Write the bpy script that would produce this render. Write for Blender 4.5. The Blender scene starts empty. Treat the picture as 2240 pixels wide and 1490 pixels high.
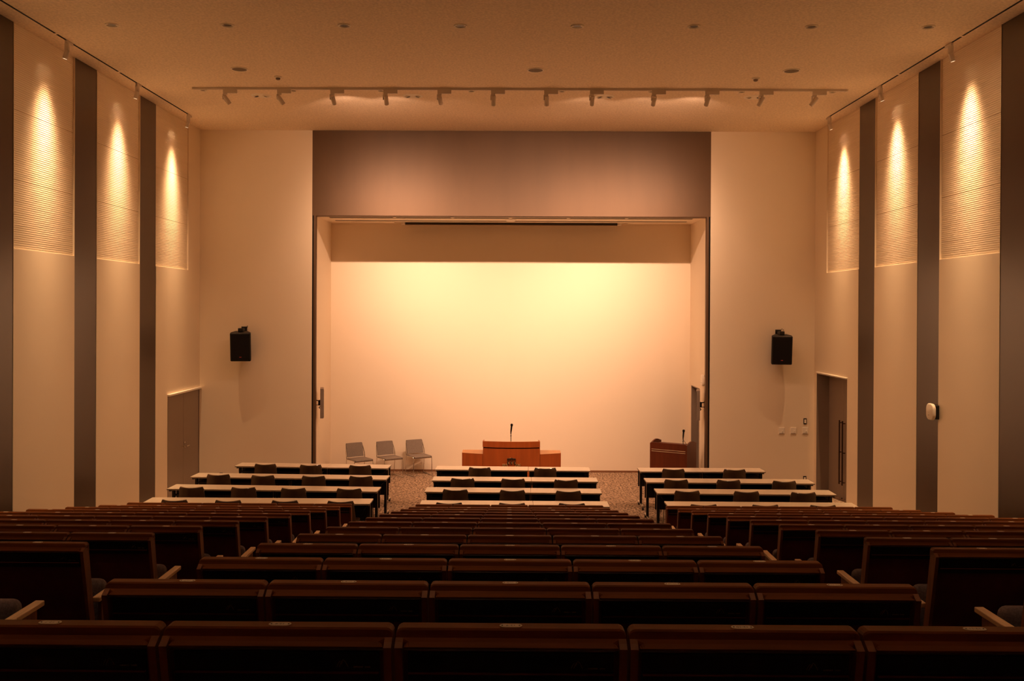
import bpy, bmesh, math, random
import numpy as np
from mathutils import Vector, Matrix, Quaternion

random.seed(7)
SC = bpy.context.scene
COL = SC.collection
PI = math.pi

# ------------------------------------------------------------------ camera
EYE = 3.64                       # lens height above the flat front floor
cam_d = bpy.data.cameras.new('camera')
cam = bpy.data.objects.new('camera', cam_d)
COL.objects.link(cam)
roll, pitch, yaw = 0.0048, -0.0048, -0.0069
fwd = Vector((math.sin(yaw) * math.cos(pitch), math.cos(yaw) * math.cos(pitch), math.sin(pitch)))
rgt = Vector((math.cos(yaw), -math.sin(yaw), 0))
upv = rgt.cross(fwd)
r2 = math.cos(roll) * rgt + math.sin(roll) * upv
u2 = -math.sin(roll) * rgt + math.cos(roll) * upv
m = Matrix((r2, u2, -fwd)).transposed().to_4x4()
m.translation = Vector((0, 0, EYE))
cam.matrix_world = m
cam_d.sensor_fit = 'HORIZONTAL'
cam_d.sensor_width = 36
cam_d.lens = 2040 / 2240 * 36
cam_d.shift_x = (1120 - 1101.24) / 2240
cam_d.shift_y = (687.3 - 745) / 2240
cam_d.clip_start = 0.05
cam_d.clip_end = 100
SC.camera = cam

# ------------------------------------------------------------------ world, exposure
w = bpy.data.worlds.new('world')
SC.world = w
w.use_nodes = True
w.node_tree.nodes['Background'].inputs[0].default_value = (1, .6, .36, 1)
w.node_tree.nodes['Background'].inputs[1].default_value = 0.0
SC.view_settings.view_transform = 'Standard'
SC.view_settings.look = 'None'
SC.view_settings.exposure = 0.07
SC.view_settings.gamma = 1.0
SC.view_settings.use_curve_mapping = False
SC.cycles.max_bounces = 10
SC.cycles.diffuse_bounces = 7
SC.cycles.glossy_bounces = 4
SC.cycles.use_denoising = True
SC.cycles.sample_clamp_indirect = 6.0
SC.cycles.caustics_reflective = False
SC.cycles.caustics_refractive = False

LAMP = (1.0, 0.585, 0.295)        # dimmed halogen
LAMP_STAGE = (1.0, 0.570, 0.350)
P_STAGE = 1650.0                 # stage flood
P_DOWN = 75.0                   # fill beam added to each large downlight
P_SIDE = 1780.0                   # wall washer

# ------------------------------------------------------------------ materials
def mat(name, col, rough=.6, spec=.5, metal=0.0, var=.08, scale=6.0, stretch=None, bump=0.0, bscale=None, detail=3.0, coat=0.0, vcol=None, lo=.35, hi=.65):
    mt = bpy.data.materials.new(name)
    mt.use_nodes = True
    nt = mt.node_tree
    N = nt.nodes
    b = N['Principled BSDF']
    b.inputs['Roughness'].default_value = rough
    b.inputs['Metallic'].default_value = metal
    b.inputs['Specular IOR Level'].default_value = spec
    b.inputs['Coat Weight'].default_value = coat
    b.inputs['Coat Roughness'].default_value = .15
    tc = N.new('ShaderNodeTexCoord')
    mp = N.new('ShaderNodeMapping')
    mp.inputs['Scale'].default_value = stretch or (1, 1, 1)
    nt.links.new(tc.outputs['Object'], mp.inputs['Vector'])
    nz = N.new('ShaderNodeTexNoise')
    nz.inputs['Scale'].default_value = scale
    nz.inputs['Detail'].default_value = detail
    nt.links.new(mp.outputs['Vector'], nz.inputs['Vector'])
    cr = N.new('ShaderNodeValToRGB')
    c0 = [c * (1 - var) for c in col]
    c1 = [min(1, c * (1 + var)) for c in (vcol or col)]
    cr.color_ramp.elements[0].position = lo
    cr.color_ramp.elements[1].position = hi
    cr.color_ramp.elements[0].color = (*c0, 1)
    cr.color_ramp.elements[1].color = (*c1, 1)
    nt.links.new(nz.outputs['Fac'], cr.inputs['Fac'])
    nt.links.new(cr.outputs['Color'], b.inputs['Base Color'])
    if bump:
        nb = N.new('ShaderNodeTexNoise')
        nb.inputs['Scale'].default_value = bscale or scale * 4
        nb.inputs['Detail'].default_value = 4
        nt.links.new(mp.outputs['Vector'], nb.inputs['Vector'])
        bp = N.new('ShaderNodeBump')
        bp.inputs['Strength'].default_value = bump
        bp.inputs['Distance'].default_value = .01
        nt.links.new(nb.outputs['Fac'], bp.inputs['Height'])
        nt.links.new(bp.outputs['Normal'], b.inputs['Normal'])
    return mt

M = {}
M['cream'] = mat('cream_paint', (.90, .785, .62), .5, .35, var=.012, scale=.7)
M['stage_cream'] = mat('stage_cream_paint', (.90, .785, .62), .65, .3, var=.008, scale=.6)
M['rib'] = mat('ribbed_acoustic_board', (.90, .785, .62), .6, .3, var=.015, scale=1.5)
M['ceiling'] = mat('woven_ceiling_board', (.91, .77, .60), .9, .2, var=.10, scale=30, detail=6, bump=.15, bscale=60)
M['brown'] = mat('brown_wall_board', (.058, .034, .020), .30, .55, var=.06, scale=1.2, stretch=(1, 1, .3))
M['header_brown'] = mat('brown_header_board', (.130, .075, .039), .55, .35, var=.04, scale=3, stretch=(1, 1, .2))
M['dark_gap'] = mat('black_shadow_gap', (.006, .005, .004), .7, .2)
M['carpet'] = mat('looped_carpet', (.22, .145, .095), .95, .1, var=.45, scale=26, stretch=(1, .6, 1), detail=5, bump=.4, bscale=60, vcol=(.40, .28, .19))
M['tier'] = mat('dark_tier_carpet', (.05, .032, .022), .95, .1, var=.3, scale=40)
M['base'] = mat('brown_skirting', (.24, .11, .05), .6)
M['door'] = mat('grey_door_leaf', (.30, .235, .185), .5, .4, var=.02, scale=2)
M['jamb'] = mat('grey_door_jamb', (.26, .20, .155), .5, .4, var=.02)
M['steel'] = mat('brushed_steel', (.62, .58, .52), .28, .5, metal=1.0, var=.05, scale=20, stretch=(1, 1, 8))
M['bronze'] = mat('dark_bronze_bar', (.10, .06, .04), .35, .5, metal=.8, var=.05)
M['chrome'] = mat('chrome', (.75, .72, .68), .12, .5, metal=1.0, var=.02)
M['black'] = mat('black_plastic', (.013, .011, .010), .45, .4, var=.1)
M['grille'] = mat('black_speaker_grille', (.009, .008, .008), .8, .2, var=.3, scale=220)
M['white'] = mat('white_plastic', (.93, .86, .74), .45, .4, var=.02)
M['lampwhite'] = mat('white_lamp_enamel', (.70, .62, .54), .4, .5, var=.02)
M['grille_brown'] = mat('ceiling_speaker_grille', (.19, .15, .11), .7, .3, var=.2, scale=200)
M['recess_dark'] = mat('lamp_recess_shade', (.03, .022, .016), .4, .5)  # dark tone stands for the shade inside lamp openings
M['reflector'] = mat('lamp_reflector', (.70, .60, .48), .4, .5, metal=0.0, var=.02)
M['tabletop'] = mat('pale_laminate', (.90, .78, .62), .22, .6, var=.02, scale=3, stretch=(.3, 3, 1))
M['tableedge'] = mat('beige_table_edging', (.42, .32, .23), .5, .4, var=.03)
M['shell'] = mat('brown_leatherette', (.088, .048, .025), .42, .5, var=.12, scale=14, bump=.06, bscale=160)
M['shelltrim'] = mat('glossy_brown_piping', (.16, .095, .06), .18, .9, var=.05, coat=1.0)
M['greyfabric'] = mat('grey_chair_fabric', (.25, .205, .17), .9, .2, var=.12, scale=90, bump=.1, bscale=200)
M['rail'] = mat('dark_walnut_rail', (.155, .046, .0095), .5, .06, var=.18, scale=5, stretch=(.6, 8, 8))
M['frame'] = mat('walnut_side_board', (.19, .060, .016), .5, .3, var=.2, scale=6, stretch=(6, 6, .5))
M['backpanel'] = mat('dark_red_brown_board', (.110, .017, .009), .6, .3, var=.15, scale=8)
M['foldtable'] = mat('black_folding_table', (.012, .008, .007), .5, .35, var=.2)
M['arm'] = mat('oak_armrest', (.66, .42, .23), .4, .5, var=.12, scale=6, stretch=(8, .8, 8))
M['seatfabric'] = mat('blue_grey_seat_fabric', (.15, .12, .135), .95, .15, var=.2, scale=80, bump=.2, bscale=150)
M['tag'] = mat('ivory_number_plate', (.55, .46, .34), .5, .4, var=.03)
M['ink'] = mat('black_ink', (.01, .009, .008), .6, .2)
M['logo'] = mat('worn_gold_print', (.17, .10, .05), .5, .4, var=.3, scale=60)
M['lectern'] = mat('orange_wood_veneer', (.40, .090, .016), .4, .45, var=.10, scale=3, stretch=(4, 4, .35))
M['lectern_top'] = mat('light_wood_top', (.55, .24, .08), .4, .45, var=.08, scale=4, stretch=(.5, 4, 4))
M['desk_red'] = mat('red_brown_veneer', (.115, .022, .005), .42, .4, var=.12, scale=3, stretch=(4, 4, .35))
M['stripe'] = mat('pale_inlay', (.60, .46, .30), .45)
M['emb_dark'] = mat('bronze_emblem', (.03, .018, .010), .4, .5, var=.2)
M['emb_gold'] = mat('gold_emblem', (.55, .33, .12), .35, .5, metal=.6, var=.1)
M['screen_case'] = mat('dark_screen_case', (.035, .020, .013), .5)
M['tv'] = mat('grey_panel_case', (.27, .21, .165), .5, .4)
M['glass_black'] = mat('black_screen_glass', (.01, .01, .012), .12, .5)
M['red'] = mat('red_badge', (.45, .03, .02), .4)
M['lens'] = mat('lamp_glass', (.6, .5, .4), .1, .6)

def glow(name, col, s):
    mt = bpy.data.materials.new(name)
    mt.use_nodes = True
    nt = mt.node_tree
    b = nt.nodes['Principled BSDF']
    b.inputs['Base Color'].default_value = (.8, .7, .6, 1)
    b.inputs['Emission Color'].default_value = (*col, 1)
    nz = nt.nodes.new('ShaderNodeTexNoise')
    nz.inputs['Scale'].default_value = 3
    mr = nt.nodes.new('ShaderNodeMapRange')
    mr.inputs['To Min'].default_value = s * .97
    mr.inputs['To Max'].default_value = s * 1.03
    nt.links.new(nz.outputs['Fac'], mr.inputs['Value'])
    nt.links.new(mr.outputs['Result'], b.inputs['Emission Strength'])
    return mt
M['lit'] = glow('lit_lamp_face', (1, .8, .55), 6.0)

# ------------------------------------------------------------------ mesh helpers
class MB:
    def __init__(self):
        self.bm = bmesh.new()
    def poly_prism(self, pts, a, b, axis='x'):
        """closed polygon pts (2-D) extruded between a and b along an axis"""
        bm = self.bm
        def P(p, t):
            if axis == 'x': return (t, p[0], p[1])
            if axis == 'y': return (p[0], t, p[1])
            return (p[0], p[1], t)
        v0 = [bm.verts.new(P(p, a)) for p in pts]
        v1 = [bm.verts.new(P(p, b)) for p in pts]
        n = len(pts)
        fs = [bm.faces.new(v0), bm.faces.new(v1)]
        for i in range(n):
            fs.append(bm.faces.new((v0[i], v0[(i + 1) % n], v1[(i + 1) % n], v1[i])))
        return self
    def box(self, x0, x1, y0, y1, z0, z1, bev=0.0, seg=2, rot=None, piv=None):
        t = bmesh.new()
        bmesh.ops.create_cube(t, size=1)
        for v in t.verts:
            v.co = Vector(((x0 + x1) / 2 + v.co.x * (x1 - x0), (y0 + y1) / 2 + v.co.y * (y1 - y0), (z0 + z1) / 2 + v.co.z * (z1 - z0)))
        if bev:
            bmesh.ops.bevel(t, geom=list(t.edges), offset=bev, segments=seg, profile=.5, affect='EDGES')
        if rot is not None:
            p = Vector(piv) if piv else Vector(((x0 + x1) / 2, (y0 + y1) / 2, (z0 + z1) / 2))
            for v in t.verts:
                v.co = p + rot @ (v.co - p)
        self.merge(t)
        return self
    def merge(self, t):
        me = bpy.data.meshes.new('tmp')
        t.to_mesh(me)
        t.free()
        self.bm.from_mesh(me)
        bpy.data.meshes.remove(me)
    def lathe(self, prof, n=24, mtx=None):
        """profile (r, z) turned round local z"""
        bm = self.bm
        mtx = mtx or Matrix()
        rings = []
        for r, z in prof:
            if r < 1e-6:
                rings.append([bm.verts.new(mtx @ Vector((0, 0, z)))])
            else:
                rings.append([bm.verts.new(mtx @ Vector((r * math.cos(2 * PI * k / n), r * math.sin(2 * PI * k / n), z))) for k in range(n)])
        for a, b in zip(rings, rings[1:]):
            for k in range(n):
                k2 = (k + 1) % n
                if len(a) == 1 and len(b) == 1: continue
                if len(a) == 1: bm.faces.new((a[0], b[k], b[k2]))
                elif len(b) == 1: bm.faces.new((a[k], a[k2], b[0]))
                else: bm.faces.new((a[k], a[k2], b[k2], b[k]))
        return self
    def tube(self, pts, r, n=8, cap=True):
        bm = self.bm
        pts = [Vector(p) for p in pts]
        rings = []
        prev = None
        for i, p in enumerate(pts):
            d = (pts[min(i + 1, len(pts) - 1)] - pts[max(i - 1, 0)]).normalized()
            if prev is None:
                a = d.orthogonal().normalized()
            else:
                a = (prev - d * prev.dot(d)).normalized()
            prev = a
            b = d.cross(a)
            rr = r[i] if isinstance(r, (list, tuple)) else r
            rings.append([bm.verts.new(p + rr * (math.cos(2 * PI * k / n) * a + math.sin(2 * PI * k / n) * b)) for k in range(n)])
        for A, B in zip(rings, rings[1:]):
            for k in range(n):
                bm.faces.new((A[k], A[(k + 1) % n], B[(k + 1) % n], B[k]))
        if cap:
            bm.faces.new(rings[0])
            bm.faces.new(rings[-1])
        return self
    def sheet(self, f, g, nu, nv):
        """closed shell between surfaces f(u,v) and g(u,v)"""
        bm = self.bm
        A = [[bm.verts.new(f(i / nu, j / nv)) for j in range(nv + 1)] for i in range(nu + 1)]
        B = [[bm.verts.new(g(i / nu, j / nv)) for j in range(nv + 1)] for i in range(nu + 1)]
        for i in range(nu):
            for j in range(nv):
                bm.faces.new((A[i][j], A[i + 1][j], A[i + 1][j + 1], A[i][j + 1]))
                bm.faces.new((B[i][j], B[i][j + 1], B[i + 1][j + 1], B[i + 1][j]))
        for i in range(nu):
            for j in (0, nv):
                bm.faces.new((A[i][j], A[i + 1][j], B[i + 1][j], B[i][j]))
        for j in range(nv):
            for i in (0, nu):
                bm.faces.new((A[i][j], A[i][j + 1], B[i][j + 1], B[i][j]))
        return self
    def build(self, name, m, parent=None, smooth=False, loc=None):
        bm = self.bm
        bmesh.ops.recalc_face_normals(bm, faces=list(bm.faces))
        me = bpy.data.meshes.new(name)
        bm.to_mesh(me)
        bm.free()
        if smooth:
            for p in me.polygons: p.use_smooth = True
            try:
                me.set_sharp_from_angle(angle=math.radians(38))
            except Exception:
                pass
        me.materials.append(M[m])
        o = bpy.data.objects.new(name, me)
        COL.objects.link(o)
        if loc: o.location = loc
        if parent: o.parent = parent
        return o

def tag(o, label, cat, group=None):
    o['label'] = label
    o['category'] = cat
    if group: o['group'] = group
    return o

def thing(name, label, cat, loc=(0, 0, 0), rz=0.0, group=None):
    o = bpy.data.objects.new(name, None)
    o.empty_display_size = .1
    COL.objects.link(o)
    o.location = loc
    o.rotation_euler = (0, 0, rz)
    return tag(o, label, cat, group)

def struct(o):
    o['kind'] = 'structure'
    return o

def copy_tree(root, loc, rz=0.0, label=None, group=None):
    def cp(o, par):
        c = o.copy()
        COL.objects.link(c)
        if par: c.parent = par
        for ch in list(o.children): cp(ch, c)
        return c
    r = cp(root, None)
    r.location = loc
    r.rotation_euler = (0, 0, rz)
    if label: r['label'] = label
    if group: r['group'] = group
    return r

ORD = ['zeroth', 'first', 'second', 'third', 'fourth', 'fifth', 'sixth', 'seventh', 'eighth', 'ninth', 'tenth', 'eleventh', 'twelfth']

# ------------------------------------------------------------------ dimensions
XL, XR = -6.498, 6.360           # side wall faces
ZC = EYE + 3.733                 # ceiling
YF = 19.5                        # front wall face
YB = 21.6                        # stage back wall
FS = -0.12                       # stage end of the floor
ZSOF = 5.625                     # stage soffit
ZLIP = 5.596
OXL, OXR = -4.145, 4.180         # stage opening
SXL, SXR = -4.151, 4.172         # stage side walls
Y0 = -3.0                        # rear wall
ROW0, PITCH, STEP = 13.635, 0.95, 0.1765
def row_y(r): return ROW0 - PITCH * r
def row_z(r): return STEP * (r - 1) if r > 0 else 0.0
def floor_z(y):
    if y < 17.6: return 0.0
    if y > 19.0: return FS
    return FS * (y - 17.6) / 1.4

# ------------------------------------------------------------------ floor
prof = [(YB + .3, FS), (19.0, FS), (17.6, 0)]
yy = row_y(1) - .14
prof.append((yy, 0))
for r in range(2, 14):
    prof.append((row_y(r - 1) - .14, row_z(r)))
    yb = row_y(r) - .14 if r < 13 else Y0 - .3
    prof.append((yb, row_z(r)))
flat = [p for p in prof if p[0] >= 12.4]
mb = MB()
mb.poly_prism([(YB + .3, FS), (19.0, FS), (17.6, 0), (12.4, 0), (12.4, -.5), (YB + .3, -.5)], XL - .3, XR + .5)
struct(mb.build('floor', 'carpet'))
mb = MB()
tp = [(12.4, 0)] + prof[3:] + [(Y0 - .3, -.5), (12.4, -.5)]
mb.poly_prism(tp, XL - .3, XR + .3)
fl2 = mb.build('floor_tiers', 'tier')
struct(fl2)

# ------------------------------------------------------------------ ceiling
struct(MB().box(XL - .3, XR + .3, Y0 - .3, YF + .3, ZC, ZC + .25).build('ceiling', 'ceiling'))
struct(MB().box(XL - .3, XR + .3, Y0 - .3, Y0, -.5, ZC).build('wall_rear', 'cream'))

# ------------------------------------------------------------------ side walls
PER = 2.456
edges = []                                    # (y0, y1, kind)
for k in range(-6, 3):
    a = 12.16 + k * PER
    edges.append((a - .742, a, 'brown'))
    edges.append((a, a + 1.714, 'cream'))
ZR = 4.41                                     # foot of the ribbed boards

def rib_board(y0, y1, side, xw, z0, z1, seams):
    """recessed board with horizontal ribs, drawn as one corrugated strip"""
    bm = bmesh.new()
    n = int((z1 - z0) / .0285)
    hz = (z1 - z0) / n
    prof2 = []
    for i in range(n):
        z = z0 + i * hz
        d = 0.0055
        if any(abs(z - s) < hz * .5 for s in seams): d = 0.022
        prof2 += [(0.0, z), (0.0, z + hz * .60), (d, z + hz * .72), (d, z + hz * .93)]
    prof2.append((0.0, z1))
    va = [bm.verts.new((xw + side * (.024 + p[0]), y0, p[1])) for p in prof2]
    vb = [bm.verts.new((xw + side * (.024 + p[0]), y1, p[1])) for p in prof2]
    for i in range(len(prof2) - 1):
        bm.faces.new((va[i], vb[i], vb[i + 1], va[i + 1]))
    b = MB()
    b.merge(bm)
    return b

def side_wall(name, side, xw, door):
    d0, d1, dz = door
    mb = MB()
    zb = -.3
    xo = xw + side * .045                      # backing plane
    # solid backing, with the doorway left open
    xa, xb_ = sorted((xo, xw + side * .45))
    mb.box(xa, xb_, Y0 - .3, d0, zb, ZC)
    mb.box(xa, xb_, d1, YF + .3, zb, ZC)
    mb.box(xa, xb_, d0, d1, dz, ZC)
    x1, x2 = sorted((xw, xo))
    for (a, b, k) in edges:
        if k != 'cream' or b < Y0: continue
        a = max(a, Y0)
        if b > 18.7:
            # last bay: ribbed board ends at 18.79, plain cream up to the corner, doorway below
            mb.box(x1, x2, 18.79, YF, dz, ZC)
            mb.box(x1, x2, a, 18.79, dz, ZR)
            mb.box(x1, x2, a, d0, zb, dz)
            if d1 < YF - .005: mb.box(x1, x2, d1, YF, zb, dz)
        else:
            mb.box(x1, x2, a, b, zb, ZR)
            mb.box(x1, x2, b - .012, b, ZR, ZC)
            mb.box(x1, x2, a, a + .006, ZR, ZC)
    wl = struct(mb.build(name, 'cream'))
    for (a, b, k) in edges:
        if b < Y0: continue
        a = max(a, Y0)
        if k == 'brown':
            x3, x4 = sorted((xw + side * .006, xo + side * .002))
            bb = MB().box(x3, x4, a + .004, b - .004, zb + .01, ZC - .004)
            bb.build('brown_wall_strip', 'brown', wl)
        else:
            rib_board(a + .006, b - .012 if b < 18.7 else 18.79, side, xw, ZR, ZC - .002, (6.225, 5.315)).build('ribbed_acoustic_board', 'rib', wl)
    return wl

wall_left = side_wall('wall_left', -1, XL, (17.672, 19.487, 1.965))
wall_right = side_wall('wall_right', 1, XR, (17.61, 19.336, 2.365))

# ------------------------------------------------------------------ front wall and stage opening
mb = MB()
mb.box(XL - .3, OXL, YF, YF + .2, -.5, ZC)
mb.box(OXR, XR + .3, YF, YF + .2, -.5, ZC)
mb.box(OXL, OXR, YF + .1, YF + .3, ZSOF, ZC)
wall_front = struct(mb.build('wall_front', 'cream'))
MB().box(OXL, OXR, YF - .004, YF + .33, ZLIP, ZC - .004).build('brown_header', 'header_brown', wall_front)
def jamb_trim(x0, x1, g0, g1, n):
    t = struct(MB().box(x0, x1, YF - .004, YF + .10, FS, ZLIP).build('trim_%d' % n, 'header_brown'))
    MB().box(g0, g1, YF + .004, YF + .10, FS, ZLIP).build('shadow_gap', 'dark_gap', t)
jamb_trim(-4.114, -4.064, -4.142, -4.114, 1)
jamb_trim(4.096, 4.146, 4.146, 4.176, 2)
# stage recess
DSY0, DSY1, DSZ = 20.50, 21.40, 1.93
mb = MB()
mb.box(SXL - .3, SXL, YF + .1, YB + .3, -.5, ZSOF + .3)
struct(mb.build('wall_stage_left', 'stage_cream'))
mb = MB()
mb.box(SXR, SXR + .3, YF + .1, DSY0, -.5, ZSOF + .3)
mb.box(SXR, SXR + .3, DSY1, YB + .3, -.5, ZSOF + .3)
mb.box(SXR, SXR + .3, DSY0, DSY1, DSZ, ZSOF + .3)
struct(mb.build('wall_stage_right', 'stage_cream'))
mb = MB()
mb.box(SXL - .3, .020, YB, YB + .3, -.5, ZSOF + .3)
mb.box(.0235, SXR + .3, YB, YB + .3, -.5, ZSOF + .3)
mb.box(.01, .03, YB + .006, YB + .3, -.5, ZSOF + .3)
struct(mb.build('wall_stage_back', 'stage_cream'))
# soffit with two long slots and a pocket for the screen
mb = MB()
ys = [YF + .12, 20.180, 20.380, 20.870, 21.040, 21.27, 21.45, YB + .3]
def sof(x0, x1, y0, y1): mb.box(x0, x1, y0, y1, ZSOF, ZSOF + .25)
sof(SXL, SXR, ys[0], ys[1])
sof(SXL, -3.937, ys[1], ys[2]); sof(3.96, SXR, ys[1], ys[2])
sof(SXL, SXR, ys[2], ys[3])
sof(SXL, -3.94, ys[3], ys[4]); sof(3.96, SXR, ys[3], ys[4])
sof(SXL, SXR, ys[4], ys[5])
sof(SXL, -2.66, ys[5], ys[6]); sof(2.70, SXR, ys[5], ys[6])
sof(SXL, SXR, ys[6], ys[7])
soff = struct(mb.build('ceiling_stage', 'stage_cream'))
MB().box(SXL, SXR, YF + .2, YB + .3, ZSOF + .24, ZSOF + .3).build('slot_backing', 'dark_gap', soff)
MB().box(-3.937, 3.96, 20.180, 20.380, ZSOF + .006, ZSOF + .05).build('slot_shade', 'dark_gap', soff)  # black infill stands for the shade up inside both slots
MB().box(-3.94, 3.96, 20.870, 21.040, ZSOF + .006, ZSOF + .05).build('slot_shade', 'dark_gap', soff)
# skirtings
struct(MB().box(SXL, SXR, YB - .012, YB, FS, FS + .045).build('baseboard_stage_back', 'base'))

# ------------------------------------------------------------------ doors
def door_left():
    t = bpy.data.objects.new('door_1', None); COL.objects.link(t)
    t.location = (XL, 18.58, FS)
    struct(t)
    y0, y1, zt = 17.672 - 18.58, 19.487 - 18.58, 1.965 - FS
    f = MB()
    f.box(-.10, .004, y0, y0 + .02, 0, zt); f.box(-.10, .004, y1 - .02, y1, 0, zt)
    f.box(-.10, .006, y0, y1, zt - .03, zt)
    f.build('door_frame', 'jamb', t)
    MB().box(-.02, .05, y0 - .01, y1 + .01, zt - .006, zt + .03, .004).build('door_head_trim', 'white', t)
    mid = (18.555 - 18.58)
    for a, b in ((y0 + .022, mid - .004), (mid + .004, y1 - .022)):
        d = MB().box(-.055, -.008, a, b, .005, zt - .032).build('door_leaf', 'door', t)
        s = 1 if a > mid else -1
        h = MB()
        yk = mid + s * .055
        if s > 0:
            h.tube([(-.01, yk, 1.0), (.045, yk, 1.0), (.052, yk + .02, 1.0), (.052, yk + .12, 1.0)], .010)
        else:
            h.tube([(-.01, yk, 1.0), (.045, yk, 1.0), (.052, yk - .02, 1.0), (.052, yk - .06, 1.0)], .010)
        h.lathe([(0, 0), (.024, 0), (.024, .012), (0, .012)], 16, Matrix.Translation((-.010, yk, 1.0)) @ Matrix.Rotation(PI / 2, 4, 'Y'))
        h.build('door_handle', 'chrome', d, smooth=True)
        if s > 0:
            MB().lathe([(0, 0), (.022, 0), (.022, .015), (0, .018)], 16, Matrix.Translation((-.010, yk, 1.075)) @ Matrix.Rotation(PI / 2, 4, 'Y')).build('door_lock', 'chrome', d, smooth=True)
    MB().box(-.12, -.06, y0, y1, 0, zt).build('door_backing', 'dark_gap', t)
door_left()
def door_right():
    t = bpy.data.objects.new('door_2', None); COL.objects.link(t)
    t.location = (XR, 18.473, FS)
    struct(t)
    y0, y1, zt = 17.61 - 18.473, 19.336 - 18.473, 2.365 - FS
    D = .25
    f = MB()
    f.box(-.004, D + .1, y0, y0 + .018, 0, zt); f.box(-.004, D + .1, y1 - .018, y1, 0, zt)
    f.box(-.004, D + .1, y0, y1, zt - .022, zt)
    f.build('door_frame', 'jamb', t)
    MB().box(-.016, .0, y0 - .012, y1 + .012, zt - .006, zt + .02, .003).build('door_head_trim', 'white', t)
    for a, b, s in ((y0 + .019, -.003, -1), (.003, y1 - .019, 1)):
        d = MB().box(D, D + .05, a, b, .008, zt - .024).build('door_leaf', 'door', t)
        yk = s * .085
        h = MB()
        z0, z1 = .21 - FS, 1.478 - FS
        h.tube([(D - .055, yk, z0), (D - .055, yk, z1)], .015, 10)
        for zz in (z0 + .05, (z0 + z1) / 2, z1 - .05):
            h.tube([(D - .055, yk, zz), (D + .002, yk, zz)], .010, 8)
        h.build('door_handle', 'bronze', d, smooth=True)
        MB().box(D - .02, D, yk - .05, yk - .02, .03, .06, .004).build('door_stop', 'black', d)
    MB().box(D + .052, D + .1, y0, y1, 0, zt).build('door_backing', 'dark_gap', t)
door_right()
def door_stage():
    t = bpy.data.objects.new('door_3', None); COL.objects.link(t)
    t.location = (SXR, DSY0, FS)
    struct(t)
    L, zt = DSY1 - DSY0, DSZ - FS
    f = MB()
    f.box(-.005, .22, 0, .02, 0, zt); f.box(-.005, .22, L - .02, L, 0, zt); f.box(-.005, .22, 0, L, zt - .02, zt)
    f.build('door_frame', 'jamb', t)
    d = MB().box(.15, .19, .022, L - .022, .008, zt - .022).build('door_leaf', 'door', t)
    MB().tube([(.15, .1, 1.0), (.11, .1, 1.0), (.10, .12, 1.0), (.10, .22, 1.0)], .009).build('door_handle', 'chrome', d, smooth=True)
    MB().box(.2, .24, 0, L, 0, zt).build('door_backing', 'dark_gap', t)
door_stage()

# ------------------------------------------------------------------ ceiling fittings
def downlight(r, label, loc, group, name='recessed_downlight'):
    t = thing(name, label, 'ceiling light', loc, 0, group)
    MB().lathe([(r * .76, -.0015), (r * .80, -.012), (r * .95, -.015), (r * 1.03, -.008), (r * 1.03, 0)], 28).build('trim_ring', 'white', t, smooth=True)
    MB().lathe([(r * .79, -.003), (r * .62, -.002), (r * .52, -.0012)], 28).build('reflector', 'reflector', t, smooth=True)
    MB().lathe([(0, -.0015), (r * .60, -.0030), (r * .60, -.0008), (0, -.0004)], 24).build('recess_shade', 'recess_dark', t, smooth=True)  # flat dark disc, recess shade put in as colour
    return t
xs = [-5.264, -3.736, -2.200, -.668, .866, 2.399, 3.938, 5.464]
for i, x in enumerate(xs):
    lab = ('large round downlight in the row nearest the camera, %s from left' % ORD[i + 1])
    if i == 0: dl = downlight(.085, lab, (x, 12.275, ZC), 'large ceiling downlights')
    else: copy_tree(dl, (x, 12.275, ZC), 0, lab)
# unseen extra row, added to light the seat ledges nearest the camera
for i, x in enumerate(xs):
    copy_tree(dl, (x, 3.6, ZC), 0, 'added unseen downlight above the back seats, %s from left' % ORD[i + 1])
kx = [-5.263, -3.721, -2.215, -.672, .869, 2.40, 3.927, 5.469]
for i, x in enumerate(kx):
    lab = ('small round downlight just behind the long spotlight track, %s from left' % ORD[i + 1])
    if i == 0: kl = downlight(.058, lab, (x, 15.93, ZC), 'small ceiling downlights')
    else: copy_tree(kl, (x, 15.93, ZC), 0, lab)
for x, lab in ((-4.233, 'left'), (.381, 'middle'), (4.355, 'right')):
    t = thing('ceiling_speaker', 'flat round ceiling speaker with brown grille, %s one of three' % lab, 'speaker', (x, 14.525, ZC), 0, 'round ceiling speakers')
    MB().lathe([(.112, 0), (.131, 0), (.133, -.007), (.124, -.012), (.112, -.010)], 32).build('trim_ring', 'white', t, smooth=True)
    MB().lathe([(0, -.0085), (.113, -.0085), (.113, -.002), (0, -.002)], 32).build('grille', 'grille_brown', t, smooth=True)
t = thing('inspection_hatch', 'faint flush round hatch in the ceiling just before the middle speaker', 'hatch', (.40, 14.10, ZC))
MB().lathe([(0, -.003), (.085, -.003), (.088, 0), (0, 0)], 28).build('disc', 'ceiling', t, smooth=True)
for x, y, z, lab in ((-3.749, 15.0, ZC, 'left of the two before the spotlight track'), (3.924, 15.0, ZC, 'right of the two before the spotlight track')):
    t = thing('smoke_detector', 'small brown smoke detector on the main ceiling, ' + lab, 'smoke detector', (x, y, z), 0, 'smoke detectors')
    MB().lathe([(0, 0), (.062, 0), (.062, -.012), (.045, -.022), (0, -.022)], 24).build('base', 'white', t, smooth=True)
    MB().lathe([(0, -.022), (.036, -.022), (.034, -.045), (.022, -.052), (0, -.053)], 20).build('sensor', 'grille_brown', t, smooth=True)
t = thing('smoke_detector', 'shallow pale dome under the stage ceiling, above the screen case', 'smoke detector', (.01, 20.62, ZSOF))
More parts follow.
